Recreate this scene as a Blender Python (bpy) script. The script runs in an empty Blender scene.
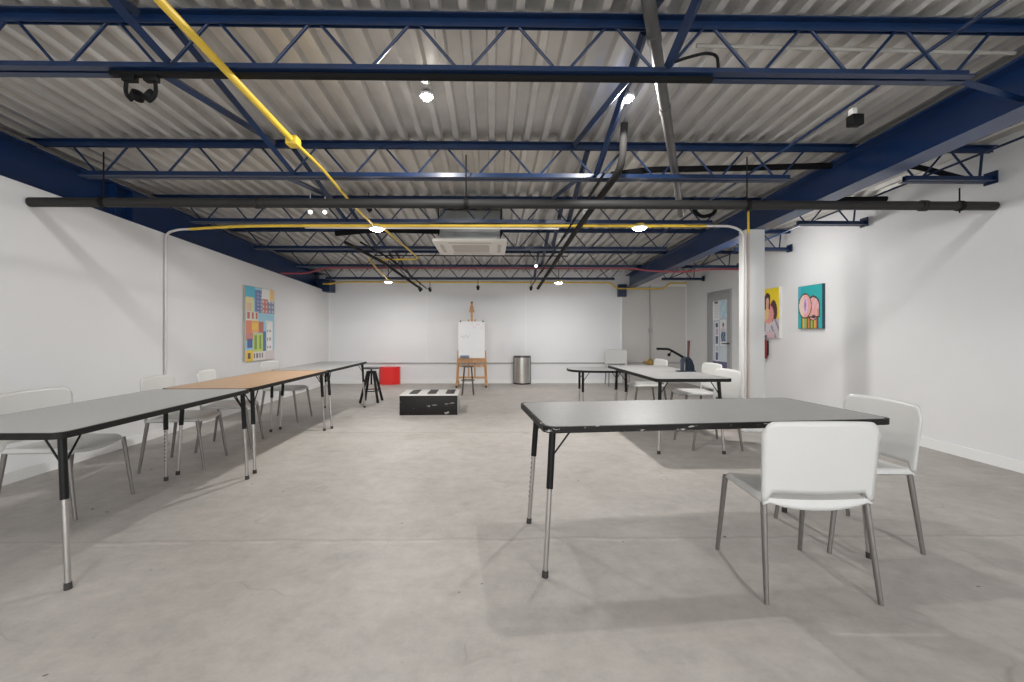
import bpy, bmesh, math, random
from mathutils import Vector, Matrix
random.seed(7)
SC = bpy.context.scene
COL = SC.collection
H = 1.194                      # eye height
SL = 0.037                     # the roof falls away from the entrance
R = math.radians


def deck_z(y):
    return H + 1.82 - SL * y


# ------------------------------------------------------------------ materials
MATS = {}


def mat(name, col, rough=0.5, metal=0.0, noise=0.0, scale=8.0, spec=0.5, emit=None, estr=0.0, bump=0.0):
    if name in MATS:
        return MATS[name]
    m = bpy.data.materials.new(name)
    m.use_nodes = True
    nt = m.node_tree
    b = nt.nodes['Principled BSDF']
    b.inputs['Base Color'].default_value = (*col, 1)
    b.inputs['Roughness'].default_value = rough
    b.inputs['Metallic'].default_value = metal
    b.inputs['Specular IOR Level'].default_value = spec
    if emit:
        b.inputs['Emission Color'].default_value = (*emit, 1)
        b.inputs['Emission Strength'].default_value = estr
    if noise or bump:
        tc = nt.nodes.new('ShaderNodeTexCoord')
        n = nt.nodes.new('ShaderNodeTexNoise')
        n.inputs['Scale'].default_value = scale
        n.inputs['Detail'].default_value = 5
        nt.links.new(tc.outputs['Object'], n.inputs['Vector'])
        if noise:
            cr = nt.nodes.new('ShaderNodeValToRGB')
            cr.color_ramp.elements[0].position = 0.3
            cr.color_ramp.elements[1].position = 0.7
            cr.color_ramp.elements[0].color = (*[max(0, c * (1 - noise)) for c in col], 1)
            cr.color_ramp.elements[1].color = (*[min(1, c * (1 + noise)) for c in col], 1)
            nt.links.new(n.outputs['Fac'], cr.inputs['Fac'])
            nt.links.new(cr.outputs['Color'], b.inputs['Base Color'])
        if bump:
            bp = nt.nodes.new('ShaderNodeBump')
            bp.inputs['Strength'].default_value = bump
            bp.inputs['Distance'].default_value = 0.01
            nt.links.new(n.outputs['Fac'], bp.inputs['Height'])
            nt.links.new(bp.outputs['Normal'], b.inputs['Normal'])
    MATS[name] = m
    return m


def coat(m, w, rough, ior):
    b = m.node_tree.nodes['Principled BSDF']
    b.inputs['Coat Weight'].default_value = w
    b.inputs['Coat Roughness'].default_value = rough
    b.inputs['Coat IOR'].default_value = ior
    return m


def paint_mat():
    m = bpy.data.materials.new('canvas_paint')
    m.use_nodes = True
    nt = m.node_tree
    b = nt.nodes['Principled BSDF']
    a = nt.nodes.new('ShaderNodeVertexColor')
    a.layer_name = 'paint'
    b.inputs['Roughness'].default_value = 0.55
    nt.links.new(a.outputs['Color'], b.inputs['Base Color'])
    return m


def floor_mat():
    m = bpy.data.materials.new('polished_concrete')
    m.use_nodes = True
    nt = m.node_tree
    L = nt.links.new
    N = nt.nodes.new
    b = nt.nodes['Principled BSDF']
    geo = N('ShaderNodeNewGeometry')
    sep = N('ShaderNodeSeparateXYZ')
    L(geo.outputs['Position'], sep.inputs[0])

    def noise(scale, detail=6, rough=0.6, vec=None, dist=0.0):
        n = N('ShaderNodeTexNoise')
        n.inputs['Scale'].default_value = scale
        n.inputs['Detail'].default_value = detail
        n.inputs['Roughness'].default_value = rough
        n.inputs['Distortion'].default_value = dist
        L(vec or geo.outputs['Position'], n.inputs['Vector'])
        return n.outputs['Fac']

    def ramp(fac, p0, c0, p1, c1):
        r = N('ShaderNodeValToRGB')
        r.color_ramp.elements[0].position = p0
        r.color_ramp.elements[1].position = p1
        r.color_ramp.elements[0].color = (*c0, 1)
        r.color_ramp.elements[1].color = (*c1, 1)
        L(fac, r.inputs['Fac'])
        return r.outputs['Color']

    def mix(mode, fac, a, c):
        x = N('ShaderNodeMix')
        x.data_type = 'RGBA'
        x.blend_type = mode
        if isinstance(fac, float):
            x.inputs[0].default_value = fac
        else:
            L(fac, x.inputs[0])
        for i, v in ((6, a), (7, c)):
            if isinstance(v, tuple):
                x.inputs[i].default_value = (*v, 1)
            else:
                L(v, x.inputs[i])
        return x.outputs[2]

    def math_(op, a, c=None):
        x = N('ShaderNodeMath')
        x.operation = op
        for i, v in ((0, a), (1, c)):
            if v is None:
                continue
            if isinstance(v, (int, float)):
                x.inputs[i].default_value = v
            else:
                L(v, x.inputs[i])
        return x.outputs[0]
    base = ramp(noise(0.9, 7, 0.62, None, 0.6), 0.32, (0.375, 0.350, 0.326), 0.68, (0.465, 0.438, 0.412))
    fine = ramp(noise(7, 10, 0.78), 0.3, (0.80, 0.80, 0.79), 0.7, (1.10, 1.10, 1.10))
    c = mix('MULTIPLY', 1.0, base, fine)
    # trowel sweeps, drawn out across the room
    mp = N('ShaderNodeMapping')
    mp.inputs['Scale'].default_value = (0.8, 2.6, 1)
    mp.inputs['Rotation'].default_value = (0, 0, 0.12)
    L(geo.outputs['Position'], mp.inputs['Vector'])
    sweep = ramp(noise(1.6, 6, 0.65, mp.outputs['Vector'], 1.2), 0.34, (0.93, 0.93, 0.925), 0.66, (1.03, 1.03, 1.03))
    c = mix('MULTIPLY', 0.8, c, sweep)
    # pinkish and rusty worn patches
    patch = ramp(noise(1.7, 5, 0.6, None, 0.8), 0.56, (0, 0, 0), 0.74, (0.55, 0.55, 0.55))
    c = mix('MIX', patch, c, (0.40, 0.355, 0.33))
    # dark specks and small stains
    speck = ramp(noise(26, 3, 0.5), 0.72, (0, 0, 0), 0.79, (0.55, 0.55, 0.55))
    c = mix('MIX', speck, c, (0.20, 0.175, 0.16))
    # hairline cracks: ridges of a warped noise
    ck = noise(0.62, 4, 0.55, None, 0.4)
    d = math_('ABSOLUTE', math_('SUBTRACT', ck, 0.5))
    crack = ramp(d, 0.0, (1, 1, 1), 0.0012, (0, 0, 0))
    gate = ramp(noise(1.1, 2), 0.53, (0, 0, 0), 0.64, (1, 1, 1))
    c = mix('MIX', math_('MULTIPLY', math_('MULTIPLY', crack, gate), 0.45), c, (0.20, 0.175, 0.155))
    # cold joint across the slab
    wob = math_('MULTIPLY', math_('SUBTRACT', noise(3.0, 4), 0.5), 0.10)
    jd = math_('ABSOLUTE', math_('SUBTRACT', math_('ADD', sep.outputs['Y'], wob), 2.52))
    joint = ramp(jd, 0.004, (1, 1, 1), 0.016, (0, 0, 0))
    jgate = ramp(noise(4.0, 4), 0.44, (0, 0, 0), 0.60, (0.8, 0.8, 0.8))
    c = mix('MIX', math_('MULTIPLY', joint, jgate), c, (0.50, 0.465, 0.435))
    jd2 = math_('ABSOLUTE', math_('SUBTRACT', math_('ADD', sep.outputs['Y'], wob), 2.555))
    joint2 = ramp(jd2, 0.002, (1, 1, 1), 0.014, (0, 0, 0))
    c = mix('MIX', math_('MULTIPLY', joint2, 0.35), c, (0.24, 0.21, 0.19))
    jd3 = math_('ABSOLUTE', math_('SUBTRACT', math_('ADD', sep.outputs['Y'], math_('MULTIPLY', wob, 0.3)), 5.30))
    joint3 = ramp(jd3, 0.006, (1, 1, 1), 0.016, (0, 0, 0))
    c = mix('MIX', math_('MULTIPLY', joint3, 0.55), c, (0.22, 0.20, 0.18))
    pit = ramp(noise(15.0, 1, 0.4), 0.80, (0, 0, 0), 0.81, (1, 1, 1))
    c = mix('MIX', math_('MULTIPLY', pit, 0.8), c, (0.05, 0.045, 0.04))
    L(c, b.inputs['Base Color'])
    rr = N('ShaderNodeMapRange')
    rr.inputs['To Min'].default_value = 0.42
    rr.inputs['To Max'].default_value = 0.66
    L(noise(3, 5), rr.inputs['Value'])
    L(rr.outputs['Result'], b.inputs['Roughness'])
    b.inputs['Specular IOR Level'].default_value = 0.4
    bp = N('ShaderNodeBump')
    bp.inputs['Strength'].default_value = 0.12
    bp.inputs['Distance'].default_value = 0.01
    L(noise(14, 8, 0.7), bp.inputs['Height'])
    L(bp.outputs['Normal'], b.inputs['Normal'])
    return m


def worn_edge_mat():
    """black edge band with white chips where the vinyl has worn off"""
    m = bpy.data.materials.new('worn_black_edge')
    m.use_nodes = True
    nt = m.node_tree
    b = nt.nodes['Principled BSDF']
    tc = nt.nodes.new('ShaderNodeTexCoord')
    mp = nt.nodes.new('ShaderNodeMapping')
    mp.inputs['Scale'].default_value = (9, 9, 40)
    n = nt.nodes.new('ShaderNodeTexNoise')
    n.inputs['Scale'].default_value = 1.3
    n.inputs['Detail'].default_value = 6
    n.inputs['Roughness'].default_value = 0.7
    cr = nt.nodes.new('ShaderNodeValToRGB')
    cr.color_ramp.elements[0].position = 0.62
    cr.color_ramp.elements[0].color = (0.012, 0.011, 0.010, 1)
    cr.color_ramp.elements[1].position = 0.65
    cr.color_ramp.elements[1].color = (0.5, 0.49, 0.46, 1)
    nt.links.new(tc.outputs['Object'], mp.inputs['Vector'])
    nt.links.new(mp.outputs['Vector'], n.inputs['Vector'])
    nt.links.new(n.outputs['Fac'], cr.inputs['Fac'])
    nt.links.new(cr.outputs['Color'], b.inputs['Base Color'])
    b.inputs['Roughness'].default_value = 0.5
    b.inputs['Specular IOR Level'].default_value = 0.2
    return m


def wood_mat(name, c0, c1, scale=3.0, stretch=(1, 14, 14)):
    m = bpy.data.materials.new(name)
    m.use_nodes = True
    nt = m.node_tree
    b = nt.nodes['Principled BSDF']
    tc = nt.nodes.new('ShaderNodeTexCoord')
    mp = nt.nodes.new('ShaderNodeMapping')
    mp.inputs['Scale'].default_value = stretch
    n = nt.nodes.new('ShaderNodeTexNoise')
    n.inputs['Scale'].default_value = scale
    n.inputs['Detail'].default_value = 7
    n.inputs['Distortion'].default_value = 0.5
    cr = nt.nodes.new('ShaderNodeValToRGB')
    cr.color_ramp.elements[0].position = 0.3
    cr.color_ramp.elements[1].position = 0.7
    cr.color_ramp.elements[0].color = (*c0, 1)
    cr.color_ramp.elements[1].color = (*c1, 1)
    nt.links.new(tc.outputs['Object'], mp.inputs['Vector'])
    nt.links.new(mp.outputs['Vector'], n.inputs['Vector'])
    nt.links.new(n.outputs['Fac'], cr.inputs['Fac'])
    nt.links.new(cr.outputs['Color'], b.inputs['Base Color'])
    b.inputs['Roughness'].default_value = 0.42
    return m


def scuffed_black():
    m = bpy.data.materials.new('scuffed_black_paint')
    m.use_nodes = True
    nt = m.node_tree
    b = nt.nodes['Principled BSDF']
    tc = nt.nodes.new('ShaderNodeTexCoord')
    mp = nt.nodes.new('ShaderNodeMapping')
    mp.inputs['Scale'].default_value = (3.5, 3.5, 12)
    mp.inputs['Rotation'].default_value = (0, 0.25, 0)
    n = nt.nodes.new('ShaderNodeTexNoise')
    n.inputs['Scale'].default_value = 1.6
    n.inputs['Detail'].default_value = 3
    cr = nt.nodes.new('ShaderNodeValToRGB')
    cr.color_ramp.elements[0].position = 0.635
    b.inputs['Specular IOR Level'].default_value = 0.2
    cr.color_ramp.elements[0].color = (0.018, 0.016, 0.015, 1)
    cr.color_ramp.elements[1].position = 0.665
    cr.color_ramp.elements[1].color = (0.30, 0.29, 0.28, 1)
    nt.links.new(tc.outputs['Object'], mp.inputs['Vector'])
    nt.links.new(mp.outputs['Vector'], n.inputs['Vector'])
    nt.links.new(n.outputs['Fac'], cr.inputs['Fac'])
    nt.links.new(cr.outputs['Color'], b.inputs['Base Color'])
    b.inputs['Roughness'].default_value = 0.45
    return m


WALL = mat('white_wall_paint', (0.75, 0.75, 0.755), 0.65, noise=0.015, scale=1.5)
WALLB = mat('white_panel_paint', (0.76, 0.76, 0.77), 0.6, noise=0.015, scale=1.2)
TRIMW = mat('white_trim_paint', (0.82, 0.82, 0.81), 0.45)
BLUE = coat(mat('blue_joist_paint', (0.002, 0.017, 0.062), 0.42, noise=0.15, scale=5, spec=0.3), 0.16, 0.25, 1.7)
BEAMB = coat(mat('blue_beam_paint', (0.002, 0.028, 0.115), 0.42, noise=0.10, scale=3, spec=0.3), 0.40, 0.16, 1.9)
DECKM = mat('galvanised_deck', (0.66, 0.64, 0.61), 0.42, metal=0.65, noise=0.10, scale=3.0)
CHAIR = mat('white_chair_plastic', (0.575, 0.572, 0.555), 0.36)
CHLEG = mat('grey_chair_metal', (0.20, 0.185, 0.172), 0.40, metal=0.5)
LAM = mat('grey_laminate', (0.285, 0.283, 0.278), 0.42, spec=0.6, noise=0.05, scale=30)
LAM_LIT = mat('grey_laminate_lit', (0.43, 0.43, 0.42), 0.40, spec=0.85, noise=0.05, scale=30)  # same laminate made lighter: reflected light on the left row put into its colour
EDGE = mat('black_edge_band', (0.012, 0.011, 0.010), 0.5, spec=0.2)
WORN = worn_edge_mat()
SLEEVE = mat('black_leg_paint', (0.008, 0.008, 0.008), 0.4, spec=0.2)
CHROME = mat('satin_chrome', (0.46, 0.44, 0.42), 0.36, metal=0.9)
GLIDE = mat('dark_rubber', (0.03, 0.028, 0.026), 0.7)
WOODTOP = wood_mat('maple_laminate', (0.45, 0.28, 0.16), (0.58, 0.39, 0.245), 3.0, (12, 1.2, 12))
YELLOW = mat('yellow_conduit_paint', (0.80, 0.55, 0.055), 0.4, noise=0.06)
GREYP = mat('grey_pipe_paint', (0.024, 0.023, 0.022), 0.6, spec=0.25, noise=0.1)
DUCTG = mat('dull_grey_pipe', (0.13, 0.125, 0.12), 0.42, metal=0.4, noise=0.15, scale=4)
BLACK = mat('matt_black', (0.008, 0.008, 0.008), 0.6, spec=0.12)
FOAM = mat('black_pipe_foam', (0.007, 0.007, 0.008), 0.9, spec=0.1)
REDP = mat('red_pipe_paint', (0.30, 0.055, 0.075), 0.5)
REDBOX = mat('glossy_red', (0.75, 0.022, 0.020), 0.35)
REDEXT = mat('extinguisher_red', (0.20, 0.012, 0.018), 0.35)
WHITEC = mat('white_conduit_paint', (0.62, 0.60, 0.58), 0.4)
PINKC = mat('faded_conduit_paint', (0.56, 0.44, 0.38), 0.5)
ACW = mat('warm_white_plastic', (0.78, 0.74, 0.68), 0.4)
ACG = mat('vent_beige', (0.52, 0.48, 0.43), 0.5)
GALV = mat('galvanised_sheet', (0.22, 0.23, 0.22), 0.45, metal=0.4, noise=0.1)
DOORG = mat('grey_door_frame', (0.38, 0.38, 0.38), 0.45)
GLAZE = mat('daylit_glazing', (0.66, 0.74, 0.80), 0.12)  # pale blue stands in for the daylit room beyond the glass
PURPLE = mat('purple_room_view', (0.17, 0.16, 0.30), 0.2)
EASELW = wood_mat('easel_beech', (0.46, 0.23, 0.10), (0.62, 0.36, 0.17), 4.0, (10, 10, 1))
BOARDW = mat('whiteboard_white', (0.86, 0.86, 0.86), 0.12)
STEEL = mat('brushed_steel', (0.50, 0.48, 0.45), 0.28, metal=0.85, noise=0.08, scale=3)
DARKG = mat('dark_grey_plastic', (0.06, 0.06, 0.06), 0.5)
PLINTHB = scuffed_black()
PLINTHW = mat('plinth_white', (0.62, 0.60, 0.57), 0.5, noise=0.06)
PLINTHG = mat('plinth_grey', (0.42, 0.41, 0.40), 0.5)
BRASS = mat('brass', (0.58, 0.38, 0.12), 0.35, metal=0.6)
PRESSB = mat('blue_enamel', (0.010, 0.018, 0.032), 0.6, spec=0.25)
PRESSM = mat('pale_blue_metal', (0.035, 0.048, 0.075), 0.55)
REDHANDLE = mat('dark_red_handle', (0.06, 0.012, 0.012), 0.5)
ERASER = mat('blue_grey_felt', (0.16, 0.20, 0.26), 0.8)
RAILG = mat('grey_rail', (0.36, 0.36, 0.35), 0.5)
BULB = mat('lit_bulb', (1, 1, 1), 0.5, emit=(1.0, 0.96, 0.90), estr=60.0)
BULBS = mat('lit_spot_lens', (1, 1, 1), 0.5, emit=(1.0, 0.97, 0.93), estr=5.0)
SPOTW = mat('white_spot_housing', (0.72, 0.72, 0.72), 0.35)
PAINT = paint_mat()


# ------------------------------------------------------------------ geometry helpers
def link(name, bm, m, parent=None, smooth=True, extra=()):
    bmesh.ops.recalc_face_normals(bm, faces=bm.faces)
    me = bpy.data.meshes.new(name)
    bm.to_mesh(me)
    bm.free()
    me.materials.append(m)
    for x in extra:
        me.materials.append(x)
    if smooth:
        for p in me.polygons:
            p.use_smooth = True
        try:
            me.set_sharp_from_angle(angle=R(38))
        except Exception:
            pass
    o = bpy.data.objects.new(name, me)
    COL.objects.link(o)
    if parent:
        o.parent = parent
    return o


def tag(o, label=None, cat=None, group=None, kind=None):
    if label:
        o['label'] = label
    if cat:
        o['category'] = cat
    if group:
        o['group'] = group
    if kind:
        o['kind'] = kind
    return o


def thing(name, label, cat, loc=(0, 0, 0), rz=0.0, group=None):
    o = bpy.data.objects.new(name, None)
    COL.objects.link(o)
    o.empty_display_size = 0.1
    o.location = loc
    o.rotation_euler = (0, 0, rz)
    return tag(o, label, cat, group)


def box(bm, x0, x1, y0, y1, z0, z1, bev=0.0, mtx=None):
    r = bmesh.ops.create_cube(bm, size=1.0)
    vs = r['verts']
    for v in vs:
        v.co = Vector(((x0 + x1) / 2 + v.co.x * (x1 - x0), (y0 + y1) / 2 + v.co.y * (y1 - y0), (z0 + z1) / 2 + v.co.z * (z1 - z0)))
    if bev:
        es = list({e for v in vs for e in v.link_edges})
        rb = bmesh.ops.bevel(bm, geom=es, offset=bev, segments=2, profile=0.5, affect='EDGES')
        vs = list({v for f in rb['faces'] for v in f.verts} | {v for v in vs if v.is_valid})
    if mtx:
        bmesh.ops.transform(bm, matrix=mtx, verts=[v for v in vs if v.is_valid])
    return bm


def tube(bm, pts, r, n=12, cap=True, ell=1.0):
    """round bar along a polyline; r is one radius or one per point"""
    pts = [Vector(p) for p in pts]
    m = len(pts)
    rr = r if isinstance(r, (list, tuple)) else [r] * m
    t = []
    for i in range(m):
        a = pts[max(i - 1, 0)]
        c = pts[min(i + 1, m - 1)]
        if 0 < i < m - 1:
            d = (pts[i] - a).normalized() + (c - pts[i]).normalized()
        else:
            d = c - a
        t.append(d.normalized())
    up = Vector((0, 0, 1)) if abs(t[0].z) < 0.9 else Vector((0, 1, 0))
    u = (up - t[0] * up.dot(t[0])).normalized()
    rings = []
    for i in range(m):
        u = (u - t[i] * u.dot(t[i])).normalized()
        w = t[i].cross(u)
        k = 1.0
        if 0 < i < m - 1:
            d0 = (pts[i] - pts[i - 1]).normalized()
            k = 1 / max(0.5, d0.dot(t[i]))
        rings.append([bm.verts.new(pts[i] + (u * math.cos(a) * ell + w * math.sin(a)) * rr[i] * (k if m > 2 else 1)) for a in [2 * math.pi * j / n for j in range(n)]])
    for i in range(m - 1):
        for j in range(n):
            bm.faces.new((rings[i][j], rings[i][(j + 1) % n], rings[i + 1][(j + 1) % n], rings[i + 1][j]))
    if cap:
        bm.faces.new(rings[0][::-1])
        bm.faces.new(rings[-1])
    return bm


def bend(pts, rad=0.06, n=5):
    """round the corners of a polyline"""
    P = [Vector(p) for p in pts]
    out = [P[0]]
    for i in range(1, len(P) - 1):
        a, b, c = P[i - 1], P[i], P[i + 1]
        r = min(rad, (a - b).length * 0.45, (c - b).length * 0.45)
        p0 = b + (a - b).normalized() * r
        p2 = b + (c - b).normalized() * r
        for k in range(n + 1):
            s = k / n
            out.append(p0 * (1 - s) ** 2 + b * 2 * s * (1 - s) + p2 * s * s)
    out.append(P[-1])
    return out


def prism(bm, prof, f0, f1):
    """closed profile -> solid between two placements"""
    a = [bm.verts.new(f0(*p)) for p in prof]
    b = [bm.verts.new(f1(*p)) for p in prof]
    n = len(prof)
    for i in range(n):
        bm.faces.new((a[i], a[(i + 1) % n], b[(i + 1) % n], b[i]))
    bm.faces.new(a[::-1])
    bm.faces.new(b)
    return bm


def lathe(bm, prof, n=28, off=(0, 0, 0)):
    rings = []
    for r, z in prof:
        rings.append([bm.verts.new((off[0] + r * math.cos(2 * math.pi * j / n), off[1] + r * math.sin(2 * math.pi * j / n), off[2] + z)) for j in range(n)])
    for i in range(len(prof) - 1):
        for j in range(n):
            bm.faces.new((rings[i][j], rings[i][(j + 1) % n], rings[i + 1][(j + 1) % n], rings[i + 1][j]))
    bm.faces.new(rings[0][::-1])
    bm.faces.new(rings[-1])
    return bm


def B():
    return bmesh.new()


def rrect(L, W, r, n=6):
    out = []
    for cx, cy, a0 in ((L / 2 - r, W / 2 - r, 0), (-L / 2 + r, W / 2 - r, 90), (-L / 2 + r, -W / 2 + r, 180), (L / 2 - r, -W / 2 + r, 270)):
        for k in range(n + 1):
            a = R(a0 + 90 * k / n)
            out.append((cx + r * math.cos(a), cy + r * math.sin(a)))
    return out


def slab(bm, outline, z0, z1):
    return prism(bm, outline, lambda x, y: (x, y, z0), lambda x, y: (x, y, z1))


def ring(bm, outer, inner, z0, z1):
    n = len(outer)
    V = [[bm.verts.new((p[0], p[1], z)) for p in o] for o, z in ((outer, z0), (outer, z1), (inner, z1), (inner, z0))]
    for k in range(4):
        a, b = V[k], V[(k + 1) % 4]
        for i in range(n):
            bm.faces.new((a[i], a[(i + 1) % n], b[(i + 1) % n], b[i]))
    return bm


def copy_tree(o, parent=None):
    c = o.copy()
    COL.objects.link(c)
    if parent:
        c.parent = parent
    for ch in list(o.children):
        copy_tree(ch, c)
    return c


# ------------------------------------------------------------------ the setting
Y0, Y1 = -3.6, 10.43


def xr(y):                                  # the right wall opens very slightly
    return 4.46 + 0.0185 * y


bm = B()
box(bm, -4.5, 5.0, Y0, Y1 + 0.2, -0.12, 0.0)
tag(link('floor', bm, floor_mat(), smooth=False), kind='structure')

# left wall: furred out below the beam, set back behind it
XL = -3.83
LEDGE = H + 1.36
prof = [(XL, -0.0), (XL, 1), (-4.17, 1), (-4.17, 2), (-4.4, 2), (-4.4, -0.0)]


def left_prof(y):
    def f(x, k):
        return (x, y, {0: 0.0, 1: LEDGE - SL * y, 2: deck_z(y) + 0.06}[int(k)])
    return f


bm = B()
prism(bm, prof, left_prof(Y0), left_prof(Y1 + 0.15))
tag(link('wall_left', bm, WALL, smooth=False), kind='structure')

bm = B()
prism(bm, [(0, 0), (0.15, 0), (0.15, 1), (0, 1)],
      lambda u, k: (xr(Y0) + u, Y0, k * (deck_z(Y0) + 0.06)), lambda u, k: (xr(Y1 + 0.15) + u, Y1 + 0.15, k * (deck_z(Y1 + .15) + 0.06)))
tag(link('wall_right', bm, WALL, smooth=False), kind='structure')

bm = B()
box(bm, XL - 0.5, xr(Y1) + 0.1, Y1, Y1 + 0.15, 0, deck_z(Y1) + 0.05)
tag(link('wall_back', bm, WALLB, smooth=False), kind='structure')

# ribbed roof deck, two sheets lapped
def deck_sheet(bm, ya, yb, dz):
    p, h = 0.1524, 0.046
    prof = []
    k = -31
    while k * p < 5.0:
        c = k * p
        prof += [(c - 0.0345, h), (c - 0.0215, 0), (c + 0.0215, 0), (c + 0.0345, h)]
        k += 1
    prof = [q for q in prof if -4.45 < q[0] < 4.9]
    low = {}
    for y in (ya, yb):
        low[y] = [bm.verts.new((x, y, deck_z(y) + z + dz)) for x, z in prof]
        low[(y, 't')] = [bm.verts.new((x, y, deck_z(y) + z + dz + 0.004)) for x, z in prof]
    n = len(prof)
    for i in range(n - 1):
        bm.faces.new((low[ya][i], low[ya][i + 1], low[yb][i + 1], low[yb][i]))
        bm.faces.new((low[(ya, 't')][i], low[(yb, 't')][i], low[(yb, 't')][i + 1], low[(ya, 't')][i + 1]))
        bm.faces.new((low[ya][i], low[(ya, 't')][i], low[(ya, 't')][i + 1], low[ya][i + 1]))
        bm.faces.new((low[yb][i], low[yb][i + 1], low[(yb, 't')][i + 1], low[(yb, 't')][i]))


bm = B()
deck_sheet(bm, Y0, 4.98, 0.0)
deck_sheet(bm, 4.88, Y1 + 0.15, 0.007)
tag(link('ceiling', bm, DECKM, smooth=False), kind='structure')

# baseboards
bm = B()
prism(bm, [(-0.014, 0), (0.0, 0), (0.0, 0.10), (-0.014, 0.10)],
      lambda u, z: (xr(Y0) + u, Y0, z), lambda u, z: (xr(8.3) + u, 8.3, z))
tag(link('baseboard_right', bm, TRIMW, smooth=False), kind='structure')
bm = B()
box(bm, XL, XL + 0.012, Y0, Y1 - 0.02, 0, 0.09)
tag(link('baseboard_left', bm, TRIMW, smooth=False), kind='structure')
bm = B()
box(bm, XL + 0.02, 3.05, Y1 - 0.012, Y1, 0, 0.09)
tag(link('baseboard_back', bm, TRIMW, smooth=False), kind='structure')

# panel joints of the back and left wall
def trim(i, x0, x1, y0, y1, z0, z1, m=TRIMW):
    b_ = B()
    box(b_, x0, x1, y0, y1, z0, z1)
    tag(link('trim_%d' % i, b_, m, smooth=False), kind='structure')


trim(1, -1.545, -1.525, Y1 - 0.006, Y1, 0.52, 2.36)
trim(2, 0.80, 0.82, Y1 - 0.006, Y1, 0.52, 2.36)
trim(3, 3.07, 3.10, Y1 - 0.03, Y1, 0.0, 2.25)
trim(4, -3.83, -3.79, Y1 - 0.03, Y1, 0.0, 2.13)

trim(5, 3.10, 4.63, Y1 - 0.004, Y1, 0.0, 2.30, mat('shaded_wall_tone', (0.54, 0.525, 0.50), 0.6))  # thin added sheet; its darker colour paints in the shade by the girder

# grey door with a large pane, on the right wall behind the column
DY0, DY1 = 8.37, 9.33


def on_right(y, off, z):
    return (xr(y) - off, y, z)


door = bpy.data.objects.new('door_1', None)
COL.objects.link(door)
tag(door, kind='structure')


def rpanel(name, y0, y1, z0, z1, d0, d1, m, parent=None):
    b_ = B()
    prism(b_, [(d0, z0), (d1, z0), (d1, z1), (d0, z1)], lambda d, z: on_right(y0, d, z), lambda d, z: on_right(y1, d, z))
    return link(name, b_, m, parent, smooth=False)


rpanel('door_jamb', DY0, DY0 + 0.045, 0, 2.05, 0, 0.03, DOORG, door)
rpanel('door_jamb', DY1 - 0.045, DY1, 0, 2.05, 0, 0.03, DOORG, door)
rpanel('door_head', DY0 + 0.045, DY1 - 0.045, 2.0, 2.05, 0, 0.03, DOORG, door)
b_ = B()
for (a, b2, c, d) in ((DY0 + .05, DY0 + .155, 0.01, 1.995), (DY1 - .215, DY1 - .05, 0.01, 1.995), (DY0 + .155, DY1 - .215, 1.86, 1.995), (DY0 + .155, DY1 - .215, .01, .22)):
    prism(b_, [(0.002, c), (0.022, c), (0.022, d), (0.002, d)], lambda q, z, y=a: on_right(y, q, z), lambda q, z, y=b2: on_right(y, q, z))
leaf = link('door_leaf', b_, DOORG, door, smooth=False)
rpanel('door_glazing', DY0 + .155, DY1 - .215, .22, 1.86, 0.004, 0.012, GLAZE, door)
b_ = B()
tube(b_, [on_right(8.43, 0.022, 0.99), on_right(8.43, 0.075, 0.99)], 0.012)
tube(b_, [on_right(8.42, 0.07, 0.99), on_right(8.62, 0.07, 0.985)], 0.011)
link('door_handle', b_, DARKG, door)


# pictures and sheets painted cell by cell
def painted(name, paint, origin, ux, uz, nu, nv, parent=None):
    """a flat sheet whose colours are laid down on a fine grid; paint(u, v) with v from the top"""
    b_ = B()
    lay = b_.loops.layers.float_color.new('paint')
    V = [[b_.verts.new(Vector(origin) + Vector(ux) * (i / nu) + Vector(uz) * (1 - j / nv)) for i in range(nu + 1)] for j in range(nv + 1)]
    for j in range(nv):
        for i in range(nu):
            f = b_.faces.new((V[j][i], V[j + 1][i], V[j + 1][i + 1], V[j][i + 1]))
            c = paint((i + 0.5) / nu, (j + 0.5) / nv)
            for l in f.loops:
                l[lay] = (*c, 1)
    me = bpy.data.meshes.new(name)
    b_.to_mesh(me)
    b_.free()
    me.materials.append(PAINT)
    o = bpy.data.objects.new(name, me)
    COL.objects.link(o)
    if parent:
        o.parent = parent
    return o


def sheet_on_door(name, y0, y1, z0, z1, paint, label, cat):
    # seen from inside the room the far side (larger y) is on the left
    o = painted(name, paint, on_right(y1, 0.0145, z0), Vector(on_right(y0, 0.0145, z0)) - Vector(on_right(y1, 0.0145, z0)), (0, 0, z1 - z0), 16, 36)
    tag(o, label, cat)
    return o


WHT = (0.82, 0.84, 0.86)


def p_notice(u, v):
    if v < 0.10 and 0.25 < u < 0.75:
        return (0.12, 0.13, 0.16)
    if int(v * 36) % 3 == 1 and 0.2 < u < 0.85 and v < 0.9:
        return (0.55, 0.57, 0.6)
    return WHT


def p_blue(u, v):
    return (0.52, 0.70, 0.80) if (int(u * 5) + int(v * 5)) % 4 else (0.66, 0.80, 0.86)


def p_figure(u, v):
    if ((u - .5) / .16) ** 2 + ((v - .22) / .10) ** 2 < 1:
        return (0.16, 0.05, 0.06) if v < .22 else (0.62, 0.40, 0.33)
    if .34 < v < .48 and .15 < u < .85:
        return (0.70, 0.62, 0.66)
    if .48 < v < .84 and .12 < u < .88:
        return (0.07, 0.13, 0.24) if (int(u * 7) + int(v * 11)) % 3 else (0.32, 0.42, 0.55)
    return WHT


def p_strip(u, v):
    for c, r, k in ((.08, .05, (.10, .10, .14)), (.25, .09, (.62, .42, .58)), (.42, .05, (.10, .12, .2)), (.52, .04, (.12, .14, .3)), (.68, .08, (.5, .58, .68)), (.88, .10, (.13, .15, .30))):
        if abs(v - c) < r and abs(u - .5) < .3:
            return k
    return WHT


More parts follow.
